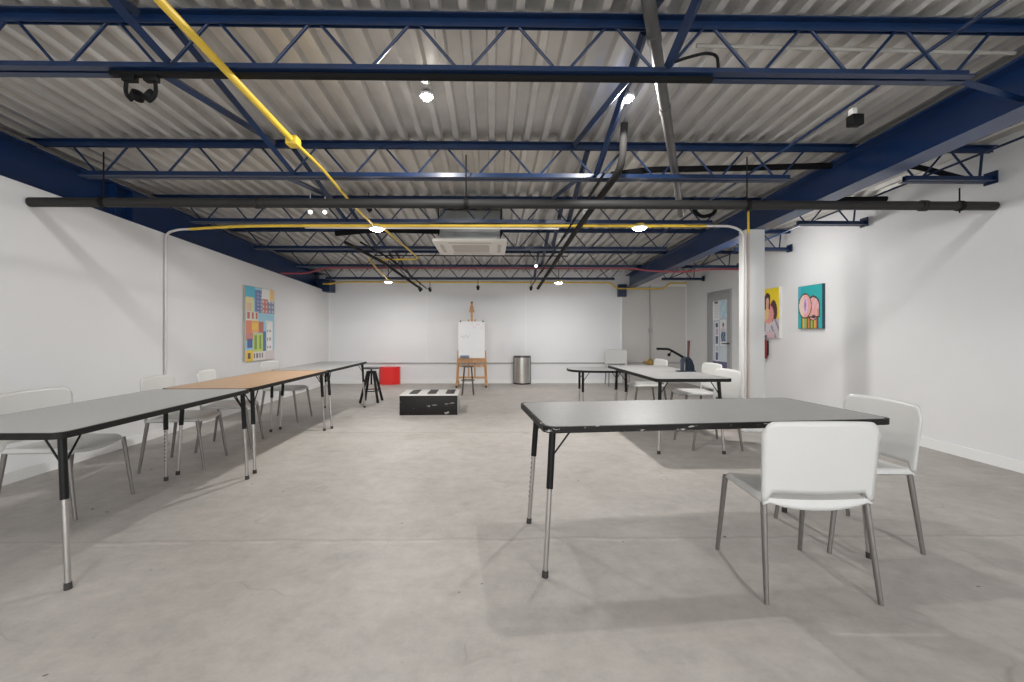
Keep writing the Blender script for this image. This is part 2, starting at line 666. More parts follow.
sheet_on_door('notice', 8.83, 9.10, 1.46, 1.84, p_notice, 'white printed notice at the upper left of the door pane', 'notice')
sheet_on_door('poster', 8.54, 8.82, 1.50, 1.845, p_blue, 'pale blue sheet in the top right corner of the door pane', 'poster')
sheet_on_door('poster', 8.56, 8.80, 0.94, 1.46, p_figure, 'white poster with a dark blue figure taped to the door pane', 'poster')
sheet_on_door('notice', 8.86, 9.02, 0.62, 1.42, p_strip, 'long narrow strip of pictures down the left of the door pane', 'notice')
rpanel('glazing_view', DY0 + .155, DY1 - .215, .22, .62, 0.012, 0.0135, PURPLE, door)  # purple band put in for furniture seen through the pane


# ------------------------------------------------------------------ steelwork
def girder(label, x0, x1, a_bot, a_top, bracket, stiff=None):
    o = thing('steel_girder', label, 'girder')
    tf, tw = 0.018, 0.014
    xc = (x0 + x1) / 2
    ye = 10.38

    def pl(name, xa, xb, za, zb, ya=Y0, yb=ye):
        b_ = B()
        prism(b_, [(xa, za), (xb, za), (xb, zb), (xa, zb)], lambda x, z: (x, ya, H + z - SL * ya), lambda x, z: (x, yb, H + z - SL * yb))
        return link(name, b_, BEAMB, o, smooth=False)
    pl('flange', x0, x1, a_bot, a_bot + tf)
    pl('flange', x0, x1, a_top - tf, a_top)
    pl('web', xc - tw / 2, xc + tw / 2, a_bot + tf, a_top - tf)
    if stiff:
        for ys in stiff:
            pl('stiffener', x0 + 0.012, xc - tw / 2, a_bot + tf, a_top - tf, ys, ys + 0.014)
            pl('stiffener', xc + tw / 2, x1 - 0.012, a_bot + tf, a_top - tf, ys, ys + 0.014)
    b_ = B()
    box(b_, *bracket)
    link('end_bracket', b_, BLUE, o, smooth=False)
    return o


girder('blue I-shaped girder running along the top of the left wall', -4.15, -3.95, 1.395, 1.757, (-3.95, -3.67, 10.0, 10.39, 2.135, 2.42), (4.70, 4.92))
girder('blue I-shaped girder carried by the white column, its underside lit pale', 3.17, 3.37, 1.451, 1.757, (2.98, 3.17, 10.28, 10.40, 2.05, 2.34))

# the column
o = thing('support_column', 'square white column standing under the right-hand girder', 'column', (0, 0, 0))
b_ = B()
box(b_, 3.07, 3.305, 5.27, 5.42, 0, H + 1.451 - SL * 5.3, 0.006)
link('shaft', b_, mat('column_paint', (0.66, 0.66, 0.65), 0.5), o)
b_ = B()
box(b_, 3.055, 3.32, 5.255, 5.435, 0, 0.03, 0.004)
link('base_plate', b_, TRIMW, o)

# open-web joists
ORD = ['first', 'second', 'third', 'fourth', 'fifth', 'sixth']
JY = [2.42, 3.89, 5.27, 6.65, 8.08, 9.50]


def chord(name, x0, x1, y, z, up, parent):
    """double angle: two L bars back to back; up = flange on top"""
    for s in (-1, 1):
        b_ = B()
        t, w, hgt, g = 0.006, 0.046, 0.05, 0.009
        if up:
            pr = [(g, z - hgt), (g + t, z - hgt), (g + t, z - t), (g + w, z - t), (g + w, z), (g, z)]
        else:
            pr = [(g, z + hgt), (g + t, z + hgt), (g + t, z + t), (g + w, z + t), (g + w, z), (g, z)]
        prism(b_, pr, lambda d, zz: (x0, y + s * d, zz), lambda d, zz: (x1, y + s * d, zz))
        link(name, b_, BLUE, parent, smooth=False)


def joist(y, x0, x1, b0, b1, label, nodes=None, group=None):
    o = thing('bar_joist', label, 'roof joist', (0, 0, 0), 0, group)
    zt = deck_z(y) - 0.004
    zb = H + 1.503 - SL * y
    chord('top_chord', x0, x1, y, zt, True, o)
    chord('bottom_chord', b0, b1, y, zb, False, o)
    pts = []
    t, b2 = zt - 0.03, zb + 0.022
    if nodes is None:
        k0 = math.ceil((b0 + 0.154) / 0.542)
        xs = []
        x = -0.154 + 0.542 * k0
        pts = [(x - 0.271 + 0.02, y, t)] if x - 0.25 > x0 else []
        while x <= b1 + 0.01:
            pts += [(x - 0.022, y, b2), (x + 0.022, y, b2)]
            tx = x + 0.271
            if tx < x1 - 0.05:
                pts += [(tx - 0.022, y, t), (tx + 0.022, y, t)]
            x += 0.542
    else:
        for x, hi in nodes:
            pts += [(x - 0.022, y, t if hi else b2), (x + 0.022, y, t if hi else b2)]
    b_ = B()
    tube(b_, pts, 0.0088, 8)
    link('web_rod', b_, BLUE, o)
    if nodes is not None:
        b_ = B()
        box(b_, b1 - 0.012, b1, y - 0.055, y + 0.055, zb - 0.02, zb + 0.09)
        link('end_plate', b_, BLUE, o, smooth=False)
    return o


for i, y in enumerate(JY):
    j = joist(y, -4.02, 3.25, -3.56, 2.66, 'blue open-web roof joist over the main hall, %s from the front' % ORD[i], group='roof joists over the main hall')
    if i == 0:
        b_ = B()
        zb = H + 1.503 - SL * y
        tube(b_, [(2.42, y, zb + 0.02), (2.60, y + 0.02, zb + 0.022), (3.245, 2.64, H + 1.53 - SL * 2.66)], 0.022, 4)
        link('knee_brace', b_, BLUE, j)
for i, y in enumerate(JY[1:]):
    joist(y, 3.29, xr(y) - 0.03, 3.70, xr(y) - 0.03, 'short blue joist between the girder and the right wall, %s from the front' % ORD[i],
          [(3.56, 1), (3.83, 0), (4.10, 1), (4.37, 0), (4.44, 1)], group='short joists over the side bay')

# cross bridging between the joists
BY = [0.95] + JY


def zt_(y):
    return deck_z(y) - 0.028


def zb_(y):
    return H + 1.503 - SL * y + 0.03


for side, X, names in (('left', -1.80, 0), ('right', 0.95, 1)):
    for i in range(len(BY) - 1):
        ya, yb = BY[i], BY[i + 1]
        if names == 1:
            X = 0.82 if i else 0.86
        q = 'left' if names == 0 else 'right'
        where = 'before the first joist' if i == 0 else 'between %s and %s joists' % (ORD[i - 1], ORD[i])
        line = 'left line' if names == 0 else 'right line'
        for up in (0, 1):
            if names == 1 and i == 0:
                X = 0.86 if up else 0.935
            b_ = B()
            dx = (0.03 if names == 0 else 0.045) * (1 if up else -1)
            pa = (X + dx, ya + 0.058, zt_(ya) if up else zb_(ya))
            pb = (X + dx + (0.05 if up else -0.05), yb - 0.06, zb_(yb) if up else zt_(yb))
            tube(b_, [pa, pb], 0.026, 4)
            tag(link('bridging_bar', b_, BLUE), 'blue bridging bar %s towards the back, %s, %s' % ('falling' if up else 'rising', where, line), 'bridging bar', 'cross bridging between joists')
def yrod(name, x, ya, yb, a, r, m, label, cat):
    b_ = B()
    tube(b_, [(x, ya, H + a - SL * ya), (x, yb, H + a - SL * yb)], r, 8)
    return tag(link(name, b_, m), label, cat)


yrod('bridging_rod', 2.30, 0.6, 9.6, 1.568, 0.010, BLUE, 'long thin blue rod lying on the joists beside the right-hand girder', 'bridging rod')
yrod('bridging_rod', 3.93, 2.2, 9.6, 1.568, 0.010, BLUE, 'thin blue rod over the side bay next to the right wall', 'bridging rod')
yrod('conduit', -3.70, 1.2, 10.2, 1.665, 0.014, DUCTG, 'thin grey conduit running along the top of the left girder', 'conduit')


# ------------------------------------------------------------------ pipes, conduits and cables overhead
def pipe_thing(name, label, cat, path, r, m, rad=0.08, n=12):
    b_ = B()
    tube(b_, bend(path, rad) if len(path) > 2 else path, r, n)
    return tag(link(name, b_, m), label, cat)


# the grey pipe across the room
o = thing('sprinkler_pipe', 'thick dark grey pipe hung right across the room below the girders', 'pipe')


def gp(x):
    s = (x + 3.82) / (4.53 + 3.82)
    return Vector((x, 3.705 + 0.165 * s, 2.277 + 0.055 * s))


b_ = B()
tube(b_, [gp(-3.82), gp(4.51)], 0.039, 20)
link('main_pipe', b_, GREYP, o)
for x in (-1.98, -1.93, 3.83, 3.86):
    b_ = B()
    tube(b_, [gp(x - 0.012), gp(x + 0.012)], 0.048, 20)
    link('coupling', b_, GREYP, o)
for x in (-3.23, -0.22, 2.24, 4.18):
    b_ = B()
    p = gp(x)
    tube(b_, [(x, p.y, p.z - 0.062), (x, p.y, p.z + (0.42 if x < 4 else 0.16))], 0.006, 8)
    hg = link('hanger_rod', b_, BLACK, o)
    b_ = B()
    tube(b_, [gp(x - 0.018), gp(x + 0.018)], 0.046, 20)
    link('clamp', b_, BLACK, hg)

# yellow conduit under the third joist, with its white ends
o = thing('electrical_conduit', 'long yellow conduit running across the room under the third joist to the column', 'conduit')
b_ = B()
tube(b_, bend([(-3.52, 5.2, 2.408), (-3.10, 5.2, 2.437), (-2.6, 5.2, 2.452), (2.55, 5.2, 2.470)], 0.25), 0.017)
link('painted_run', b_, YELLOW, o)
b_ = B()
tube(b_, bend([(-3.52, 5.2, 2.408), (-3.66, 5.2, 2.404), (-3.800, 5.2, 2.36), (-3.803, 5.2, 2.20), (-3.803, 5.2, 0.1)], 0.16, 8), 0.014)
link('white_drop', b_, WHITEC, o)
b_ = B()
tube(b_, bend([(2.55, 5.2, 2.470), (2.86, 5.2, 2.468), (3.028, 5.24, 2.41), (3.035, 5.25, 2.2), (3.035, 5.25, 0.06)], 0.2, 8), 0.015)
link('white_drop', b_, WHITEC, o)
b_ = B()
box(b_, -2.2, 0.8, 5.215, 5.24, 2.428, 2.445)
link('support_strip', b_, WHITEC, o, smooth=False)

o = thing('electrical_conduit', 'upright conduit on the face of the column, yellow above and faded below', 'conduit')
b_ = B()
tube(b_, [(3.092, 5.250, 2.66), (3.092, 5.250, 2.40)], 0.013)
link('yellow_length', b_, YELLOW, o)
b_ = B()
tube(b_, [(3.092, 5.250, 2.40), (3.092, 5.250, 0.06)], 0.012)
link('faded_length', b_, PINKC, o)

# yellow conduit along the hall, on the left
o = thing('electrical_conduit', 'bright yellow conduit running lengthwise from over the camera to the back, left side', 'conduit')
b_ = B()
zc = lambda y: H + 1.452 - SL * y
tube(b_, bend([(-1.37, 0.8, zc(0.8)), (-1.382, 1.9, zc(1.9)), (-1.385, 3.06, zc(3.06))], 0.2), 0.020)
link('thick_run', b_, YELLOW, o)
b_ = B()
box(b_, -1.425, -1.345, 3.05, 3.14, zc(3.1) - 0.035, zc(3.1) + 0.03, 0.012)
link('junction_box', b_, YELLOW, o)
b_ = B()
tube(b_, bend([(-1.38, 3.12, zc(3.12)), (-1.36, 3.5, zc(3.5)), (-1.40, 4.6, zc(4.6)), (-1.38, 5.12, zc(5.12))], 0.2), 0.012)
link('thin_run', b_, YELLOW, o)
b_ = B()
tube(b_, bend([(-1.30, 5.30, 2.45), (-1.22, 6.5, 2.42), (-1.20, 7.3, 2.42), (-1.9, 7.35, 2.41), (-1.95, 7.3, 2.44)], 0.12), 0.013)
link('back_run', b_, YELLOW, o)
b_ = B()
tube(b_, bend([(-2.00, 7.2, 2.40), (-2.045, 7.9, 2.335), (-2.05, 8.4, 2.30), (-2.083, 8.845, 2.262)], 0.2), 0.014)
link('lamp_run', b_, YELLOW, o)

pipe_thing('electrical_conduit', 'yellow conduit running along the back wall just under the roof', 'conduit',
           [(-3.80, 9.965, 2.30), (-3.63, 9.965, 2.30), (-3.48, 10.36, 2.39), (2.80, 10.36, 2.385), (2.94, 10.23, 2.232), (4.02, 10.23, 2.232), (4.22, 10.36, 2.375), (4.62, 10.36, 2.375)], 0.017, YELLOW, 0.06)
pipe_thing('gas_pipe', 'dull red pipe running across the room under the fifth joist', 'pipe',
           [(-3.80, 8.0, 2.27), (-3.35, 8.0, 2.27), (-3.0, 8.0, 2.372), (2.55, 8.0, 2.372), (2.95, 8.0, 2.325), (3.5, 8.0, 2.31), (3.95, 8.0, 2.36), (4.57, 8.0, 2.365)], 0.016, REDP, 0.1)

# grey pipe crossing the bays on the slant, right of the centre
o = thing('drain_pipe', 'round grey pipe slanting back through the joists right of the centre', 'pipe')


def dp(y):
    s = (y - 2.42) / 1.47
    return Vector((0.905 + 0.72 * s, y, H + 1.59 - 0.092 * (y - 2.42)))


b_ = B()
tube(b_, [dp(0.7), dp(5.0)], 0.034, 16)
link('long_pipe', b_, DUCTG, o)
for y in (2.36, 3.0):
    b_ = B()
    tube(b_, [dp(y - 0.03), dp(y + 0.03)], 0.039, 16)
    link('joint', b_, DUCTG, o)

pipe_thing('conduit', 'dark grey pipe running lengthwise to the back wall, right of the air conditioner', 'conduit',
           [(1.06, 3.50, H + 1.68), (1.06, 3.56, H + 1.345), (1.03, 4.0, H + 1.295), (0.99, 5.2, H + 1.20), (0.99, 9.4, H + 0.955)], 0.030, mat('dark_pipe', (0.025, 0.024, 0.023), 0.75, spec=0.12), 0.2)
pipe_thing('conduit', 'thin dark pipe beside the thick one right of the air conditioner', 'conduit',
           [(0.93, 3.6, H + 1.32), (0.90, 5.2, H + 1.22), (0.84, 9.4, H + 0.985)], 0.011, BLACK, 0.2)
pipe_thing('conduit', 'dark pipe sloping down to the back wall left of the easel', 'conduit',
           [(-1.98, 6.0, H + 1.225), (-1.80, 7.2, H + 1.17), (-1.50, 9.45, H + 0.935)], 0.024, MATS['dark_pipe'], 0.2)
pipe_thing('conduit', 'thin dark pipe sloping down to the back wall, nearer the easel', 'conduit',
           [(-1.78, 6.0, H + 1.23), (-1.62, 7.2, H + 1.19), (-1.39, 9.45, H + 0.945)], 0.012, BLACK, 0.2)
pipe_thing('conduit', 'whitish conduit fixed under the deck behind the first joist', 'conduit',
           [(1.20, 2.56, H + 1.685), (3.15, 2.60, H + 1.685)], 0.012, mat('cream_conduit', (0.40, 0.38, 0.34), 0.5))
pipe_thing('cable', 'short black cable looped over the first joist right of the slanting pipe', 'cable',
           [(0.97, 2.40, H + 1.475), (1.06, 2.38, H + 1.50), (1.16, 2.36, H + 1.515), (1.21, 2.34, H + 1.49), (1.215, 2.34, H + 1.425)], 0.008, BLACK, 0.05)
pipe_thing('refrigerant_line', 'black foam-wrapped pipe lying across the second joist on the right', 'pipe',
           [(1.10, 4.03, H + 1.455), (1.45, 4.05, H + 1.512), (2.3, 4.06, H + 1.535), (3.16, 4.05, H + 1.56)], 0.028, FOAM, 0.2)
pipe_thing('refrigerant_line', 'black foam-wrapped pipe over the side bay with a cut end, above the grey pipe', 'pipe',
           [(3.46, 4.42, H + 1.345), (3.56, 4.42, H + 1.36), (4.02, 4.42, H + 1.368)], 0.026, FOAM, 0.05)
pipe_thing('refrigerant_line', 'black foam-wrapped pipe under the deck of the side bay, nearest the right wall', 'pipe',
           [(3.55, 3.98, H + 1.56), (3.90, 3.98, H + 1.53), (4.35, 3.98, H + 1.42)], 0.024, FOAM, 0.1)
pipe_thing('refrigerant_line', 'black bent hose hanging behind the grey pipe near the column', 'pipe',
           [(2.17, 4.75, H + 1.46), (2.20, 4.75, H + 1.33), (2.28, 4.75, H + 1.26), (2.42, 4.75, H + 1.29), (2.46, 4.75, H + 1.42)], 0.020, FOAM, 0.06)
pipe_thing('refrigerant_line', 'black foam-wrapped pipe running into the left side of the air conditioner', 'pipe',
           [(-2.0, 5.66, H + 1.27), (-1.5, 5.70, H + 1.33), (-0.685, 5.80, H + 1.335)], 0.034, FOAM, 0.2)
pipe_thing('cable', 'thin dark cable strung across the room behind the air conditioner', 'cable',
           [(-1.9, 7.2, H + 1.262), (1.25, 7.2, H + 1.262)], 0.009, BLACK)


# ------------------------------------------------------------------ lamps
def lamp(name, loc, power, radius, cone, color=(1.0, 0.98, 0.955)):
    if cone == 0:                           # flat LED disc
        l = bpy.data.lights.new(name, 'AREA')
        l.shape = 'DISK'
        l.size = radius * 2
    else:
        l = bpy.data.lights.new(name, 'SPOT' if cone < 180 else 'POINT')
        l.shadow_soft_size = radius
        if cone < 180:
            l.spot_size = R(cone)
            l.spot_blend = 0.12
    l.energy = power
    l.color = color
    o_ = bpy.data.objects.new(name, l)
    COL.objects.link(o_)
    o_.location = loc
    return o_


def ceiling_light(x, y, z, label, power, stem_top, boxm=YELLOW, rb=0.075, hb=0.055, cone=177, soft=0.045, rod=False):
    o_ = thing('ceiling_light', label, 'ceiling light', (x, y, z), 0, 'ceiling lights')
    b_ = B()
    lathe(b_, [(hb * .8, 0.02), (hb, 0.022), (hb, max(0.028, stem_top)), (hb * .6, max(0.03, stem_top + 0.002))], 20)
    link('junction_box', b_, boxm, o_)
    b_ = B()
    lathe(b_, [(hb, 0.024), (rb + 0.012, 0.016), (rb + 0.012, 0.0), (rb, -0.001)], 28)
    link('rim', b_, SPOTW, o_)
    b_ = B()
    lathe(b_, [(rb, 0.0), (rb * 0.9, -0.014), (rb * 0.6, -0.024), (rb * 0.2, -0.028)], 28)
    link('bulb', b_, BULB, o_)
    if rod:
        b_ = B()
        tube(b_, [(0, 0, stem_top), (0, 0, deck_z(y) - z)], 0.007, 8)
        link('hanger_rod', b_, BLACK, o_)
    l = lamp('lamp', (0, 0, -0.036 - (0.02 if cone else 0)), power, soft, cone)
    l.parent = o_
    return o_


P_MAIN = 92
ceiling_light(-1.363, 5.24, 2.428, 'bright round light hanging under the yellow conduit, left of the air conditioner', P_MAIN * 0.40, 0.05, YELLOW, 0.075, 0.055, 0, 0.06)
ceiling_light(1.771, 5.24, 2.450, 'bright round light hanging under the yellow conduit, nearer the column', P_MAIN * 0.40, 0.05, YELLOW, 0.075, 0.055, 0, 0.06)
ceiling_light(-2.083, 8.90, 2.222, 'round light by the back wall, left of the easel', P_MAIN * 0.20, 0.05, YELLOW, 0.07, 0.045, 0, 0.06, True)
ceiling_light(1.36, 8.90, 2.212, 'round light by the back wall, right of the trash can', P_MAIN * 0.20, 0.05, YELLOW, 0.07, 0.045, 0, 0.06, True)
ceiling_light(-0.460, 3.12, deck_z(3.12) - 0.032, 'glaring light under the deck just behind the first joist, left one', P_MAIN * 0.45, 0.030, DUCTG, 0.036, 0.035, 177, 0.022)
ceiling_light(0.968, 3.12, deck_z(3.12) - 0.032, 'glaring light under the deck just behind the first joist, beside the slanting pipe', P_MAIN * 0.55, 0.030, DUCTG, 0.036, 0.035, 177, 0.022)


ceiling_light(3.58, 6.02, 2.44, 'round light added over the side bay, hidden behind the column', P_MAIN * 0.28, 0.05, SPOTW, 0.07, 0.055, 180, 0.10, True)  # unseen lamp added to brighten the side bay and right wall
ceiling_light(-1.5, 0.1, deck_z(0.1) - 0.055, 'unseen round fill light added under the deck before the first joist, on the left', P_MAIN * 0.22, 0.055, DUCTG, 0.036, 0.035, 0, 0.15)  # fill lamp added out of view to brighten the near floor and tables
ceiling_light(1.5, -0.1, deck_z(-0.1) - 0.055, 'unseen round fill light added under the deck before the first joist, on the right', P_MAIN * 0.22, 0.055, DUCTG, 0.036, 0.035, 0, 0.15)  # second added fill lamp, out of view, for the foreground


def spot(x, y, z, ztop, aim, label, housing=SPOTW, lit=True, r=0.025, L=0.09):
    """a track head: stem, yoke and a can that is aimed along aim"""
    o_ = thing('track_spotlight', label, 'spotlight', (x, y, z), 0, 'track spotlights')
    d = Vector(aim).normalized()
    q = d.to_track_quat('Z', 'Y').to_matrix().to_4x4()
    b_ = B()
    lathe(b_, [(r * 0.55, -L * 0.6), (r * 0.95, -L * 0.5), (r, 0.0), (r, L * 0.4)], 20)
    bmesh.ops.transform(b_, matrix=q, verts=b_.verts)
    link('lamp_head', b_, housing, o_)
    b_ = B()
    lathe(b_, [(r * 0.86, L * 0.4), (r * 0.86, L * 0.41), (r * 0.4, L * 0.43)], 20)
    bmesh.ops.transform(b_, matrix=q, verts=b_.verts)
    link('lens', b_, BULBS if lit else DARKG, o_)
    b_ = B()
    tube(b_, bend([(r + 0.008, 0, 0), (r + 0.008, 0, r + 0.02), (0, 0, r + 0.02), (-r - 0.008, 0, r + 0.02), (-r - 0.008, 0, 0)], 0.012, 3), 0.004, 6)
    link('yoke', b_, housing, o_)
    b_ = B()
    tube(b_, [(0, 0, r + 0.018), (0, 0, ztop - z)], 0.006, 8)
    link('stem', b_, housing, o_)
    return o_


j3b = H + 1.503 - SL * 5.27
spot(-2.10, 5.13, 2.605, deck_z(5.13), (0.35, -0.8, -0.5), 'white spotlight head above the yellow conduit, first from the left girder')
spot(-1.93, 5.13, 2.605, deck_z(5.13), (0.2, -0.8, -0.5), 'white spotlight head above the yellow conduit, second from the left girder')
spot(-1.39, 5.0, 2.60, 2.78, (0.5, 0.3, -0.7), 'small dark spotlight head above the long yellow conduit, unlit', BLACK, False)
spot(1.065, 4.90, 2.524, 2.582, (-0.15, -0.9, -0.3), 'lit spotlight head just behind the thick grey pipe', SPOTW, True, 0.028)
spot(0.80, 7.93, 2.410, 2.60, (-0.1, -0.9, -0.3), 'lit spotlight head far back beside the dark lengthwise pipe', SPOTW, True, 0.028)
spot(-1.545, 9.50, 2.125, 2.30, (0.1, 0.8, -0.6), 'black spotlight head before the back wall, first from the left', BLACK, False, 0.028)
spot(-1.33, 9.50, 2.125, 2.30, (0.1, 0.8, -0.6), 'black spotlight head before the back wall, second from the left', BLACK, False, 0.028)
spot(-0.296, 9.50, 2.165, 2.36, (0.0, 0.8, -0.6), 'black spotlight head before the back wall, above the easel', BLACK, False, 0.028)
spot(0.849, 9.50, 2.155, 2.36, (0.0, 0.8, -0.6), 'black spotlight head before the back wall, left of the dark pipe end', BLACK, False, 0.028)

# black lighting track under the first joist
b_ = B()
zb1 = H + 1.503 - SL * 2.42
box(b_, -2.06, 1.22, 2.40, 2.435, zb1 - 0.022, zb1 - 0.001)
tag(link('lighting_track', b_, BLACK, smooth=False), 'black lighting track under the bottom of the first joist', 'lighting track')


def track_bracket(x, label, flip):
    o_ = thing('track_spotlight', label, 'spotlight', (x, 2.418, zb1 - 0.022), 0, 'track spotlights')
    b_ = B()
    box(b_, -0.035, 0.035, -0.018, 0.018, -0.03, 0.0, 0.003)
    link('track_adapter', b_, BLACK, o_)
    b_ = B()
    s = -1 if flip else 1
    tube(b_, bend([(-0.020 * s, 0, -0.03), (-0.024 * s, 0, -0.070), (-0.020 * s, 0, -0.10), (0.008 * s, 0, -0.130)], 0.02, 4), 0.010, 8)
    link('yoke_arm', b_, BLACK, o_)
    b_ = B()
    m = Matrix.Translation((0.024 * s, 0.02, -0.095)) @ Matrix.Rotation(R(50 * s), 4, 'Y') @ Matrix.Rotation(R(25), 4, 'X')
    n = 20
    ringv = []
    for (r0, z0) in ((0.027, -0.016), (0.034, -0.016), (0.034, 0.016), (0.027, 0.016)):
        ringv.append([b_.verts.new(m @ Vector((r0 * math.cos(2 * math.pi * k / n), r0 * math.sin(2 * math.pi * k / n), z0))) for k in range(n)])
    for a in range(4):
        for k in range(n):
            b_.faces.new((ringv[a][k], ringv[a][(k + 1) % n], ringv[(a + 1) % 4][(k + 1) % n], ringv[(a + 1) % 4][k]))
    link('lamp_ring', b_, BLACK, o_)


track_bracket(-1.96, 'black track spotlight under the first joist, first of two at its left', False)
track_bracket(-1.845, 'black track spotlight under the first joist, second of two at its left', True)

# small black box on the rod beside the girder
o = thing('speaker_box', 'small black box hanging from the rod left of the right-hand girder', 'speaker', (2.31, 2.76, H + 1.35))
b_ = B()
box(b_, -0.038, 0.038, -0.03, 0.03, -0.035, 0.035, 0.008)
link('case', b_, BLACK, o)
b_ = B()
box(b_, -0.03, 0.0, -0.02, 0.02, 0.034, 0.075, 0.004)
link('bracket', b_, WHITEC, o)

# ceiling cassette air conditioner
o = thing('air_conditioner', 'white square ceiling cassette air conditioner hanging in the middle of the room', 'air conditioner', (-0.282, 6.09, 2.36))
b_ = B()
box(b_, -0.39, 0.39, -0.40, 0.40, 0.03, 0.42, 0.01)
link('housing', b_, GALV, o)
b_ = B()
slab(b_, rrect(0.955, 0.99, 0.03), 0.0, 0.035)
link('front_panel', b_, ACW, o)
b_ = B()
slab(b_, rrect(0.50, 0.52, 0.05), -0.006, 0.002)
link('intake_grille', b_, ACG, o)
for k in range(4):
    b_ = B()
    slab(b_, rrect(0.56, 0.05, 0.02), -0.004, 0.002)
    mm = Matrix.Rotation(R(90 * k), 4, 'Z') @ Matrix.Translation((0, -0.385, 0))
    bmesh.ops.transform(b_, matrix=mm, verts=b_.verts)
    link('air_vane', b_, ACG, o)
for sx in (-1, 1):
    for sy in (-1, 1):
        b_ = B()
        tube(b_, [(sx * 0.41, sy * 0.36, 0.10), (sx * 0.41, sy * 0.36, 0.50)], 0.008, 8)
        link('hanger_rod', b_, BLACK, o)

# rail, pipe and fitting on the back wall
b_ = B()
box(b_, -3.78, 4.58, 10.405, 10.43, 0.470, 0.495, 0.004)
tag(link('wall_rail', b_, RAILG), 'narrow grey rail running low along the whole back wall', 'rail')
o = thing('wall_conduit', 'upright grey conduit on the shaded end of the back wall', 'conduit', (3.762, 10.40, 0))
b_ = B()
tube(b_, [(0, 0, 0.55), (0, 0, 2.32)], 0.013)
link('tube', b_, RAILG, o)
b_ = B()
box(b_, -0.03, 0.03, -0.03, 0.03, 1.19, 1.30, 0.008)
link('coupling_box', b_, RAILG, o)
o = thing('pipe_fitting', 'brass fitting at the foot of the upright conduit on the back wall', 'pipe fitting', (3.762, 10.37, 0.50))
b_ = B()
lathe(b_, [(0.05, -0.08), (0.085, -0.03), (0.085, 0.02), (0.05, 0.06), (0.022, 0.09)], 20)
link('valve_body', b_, BRASS, o)
for s in (-1, 1):
    b_ = B()
    tube(b_, [(s * 0.06, 0, 0), (s * 0.17, 0, 0.01)], [0.034, 0.022], 12)
    link('side_outlet', b_, BRASS, o)


# ------------------------------------------------------------------ tables
def table(label, cx, cy, rz, L, W, ht, feet, top=LAM, edge=EDGE, braces='xy', outline=None, splay=(0.06, 0.05), holes=()):
    """adjustable classroom table; feet are where the legs meet the floor"""
    o_ = thing('folding_table', label, 'table', (cx, cy, 0), rz, 'work tables')
    out = outline or rrect(L, W, 0.055)
    th = 0.030
    inn = [(x * (1 - 0.004 / max(0.2, abs(L / 2))), y * (1 - 0.004 / max(0.2, W / 2))) for x, y in out]
    inner = [(x - math.copysign(0.014, x), y - math.copysign(0.014, y)) for x, y in out]
    b_ = B()
    slab(b_, inner, ht - th, ht)
    link('tabletop', b_, top, o_, smooth=False)
    b_ = B()
    ring(b_, out, inner, ht - th - 0.001, ht - 0.0012)
    link('edge_band', b_, edge, o_)
    c, s = math.cos(-rz), math.sin(-rz)
    for k, (fx, fy) in enumerate(feet):
        dx, dy = fx - cx, fy - cy
        x, y = dx * c - dy * s, dx * s + dy * c
        tx = x - math.copysign(splay[0], x)
        ty = y - math.copysign(splay[1], y)
        tx = math.copysign(min(abs(tx), L / 2 - 0.05), x)
        ty = math.copysign(min(abs(ty), W / 2 - 0.045), y)
        T = Vector((tx, ty, ht - th))
        F = Vector((x, y, 0.0))
        P = lambda t: T.lerp(F, t)
        k1 = 0.29 / (T - F).length
        b_ = B()
        tube(b_, [P(0.0), P(k1)], 0.0170, 14)
        lg = link('leg', b_, SLEEVE, o_)
        b_ = B()
        tube(b_, [P(k1 - 0.01), P(0.965)], 0.0125, 14)
        link('leg_extension', b_, CHROME, lg)
        b_ = B()
        tube(b_, [P(0.955), P(1.0)], [0.0150, 0.0165], 14)
        link('glide', b_, GLIDE, lg)
        if k in holes:
            b_ = B()
            for q in range(9):
                a = P(k1 + 0.02 + q * 0.042)
                nrm = Vector((1, 0, 0)) if rz else Vector((0, -1, 0))
                nrm = Vector((c * 0.5 + s * 0.85, s * 0.5 - c * 0.85, 0)) if False else nrm
                w = Matrix.Rotation(0, 4, 'Z')
                m_ = Vector((-1, 0, 0)) if rz else nrm
                tube(b_, [a + m_ * 0.010, a + m_ * 0.0135], 0.0055, 8)
            link('adjustment_hole', b_, GLIDE, lg)
        for ax in braces:
            b_ = B()
            d = Vector((-math.copysign(0.10, x), 0, 0)) if ax == 'x' else Vector((0, -math.copysign(0.085, y), 0))
            m1 = P(0.14 / (T - F).length)
            tube(b_, [m1, T + d + Vector((0, 0, 0.001))], 0.0048, 8)
            link('brace', b_, SLEEVE, o_)
    return o_


table('grey work table with a chipped black edge, nearest on the right beside two chairs', 1.145, 2.5575, R(5.4), 1.865, 0.765, 0.746,
      [(0.261, 2.149), (0.234, 2.762), (2.005, 2.302), (1.953, 2.903)], LAM, WORN, 'x', None, (0.045, 0.03), (1,))
table('grey work table nearest the camera in the row along the left wall', -2.362, 2.853, R(90), 1.61, 0.77, 0.735,
      [(-1.975, 2.085), (-1.995, 3.625), (-2.635, 3.605), (-2.70, 2.09)], LAM_LIT, EDGE, 'xy', None, (0.02, 0.012), (2,))
table('wood-topped work table in the middle of the left row', -2.372, 4.565, R(90), 1.79, 0.735, 0.735,
      [(-2.015, 3.776), (-2.647, 3.755), (-2.043, 5.41), (-2.667, 5.36)], WOODTOP, EDGE, 'xy', None, (0.025, 0.03))
table('grey work table at the far end of the left row, beside the black stool', -2.372, 6.305, R(90), 1.68, 0.73, 0.735,
      [(-1.995, 5.53), (-2.621, 5.50), (-2.03, 7.07), (-2.66, 7.06)], LAM_LIT, EDGE, 'xy', None, (0.025, 0.03))
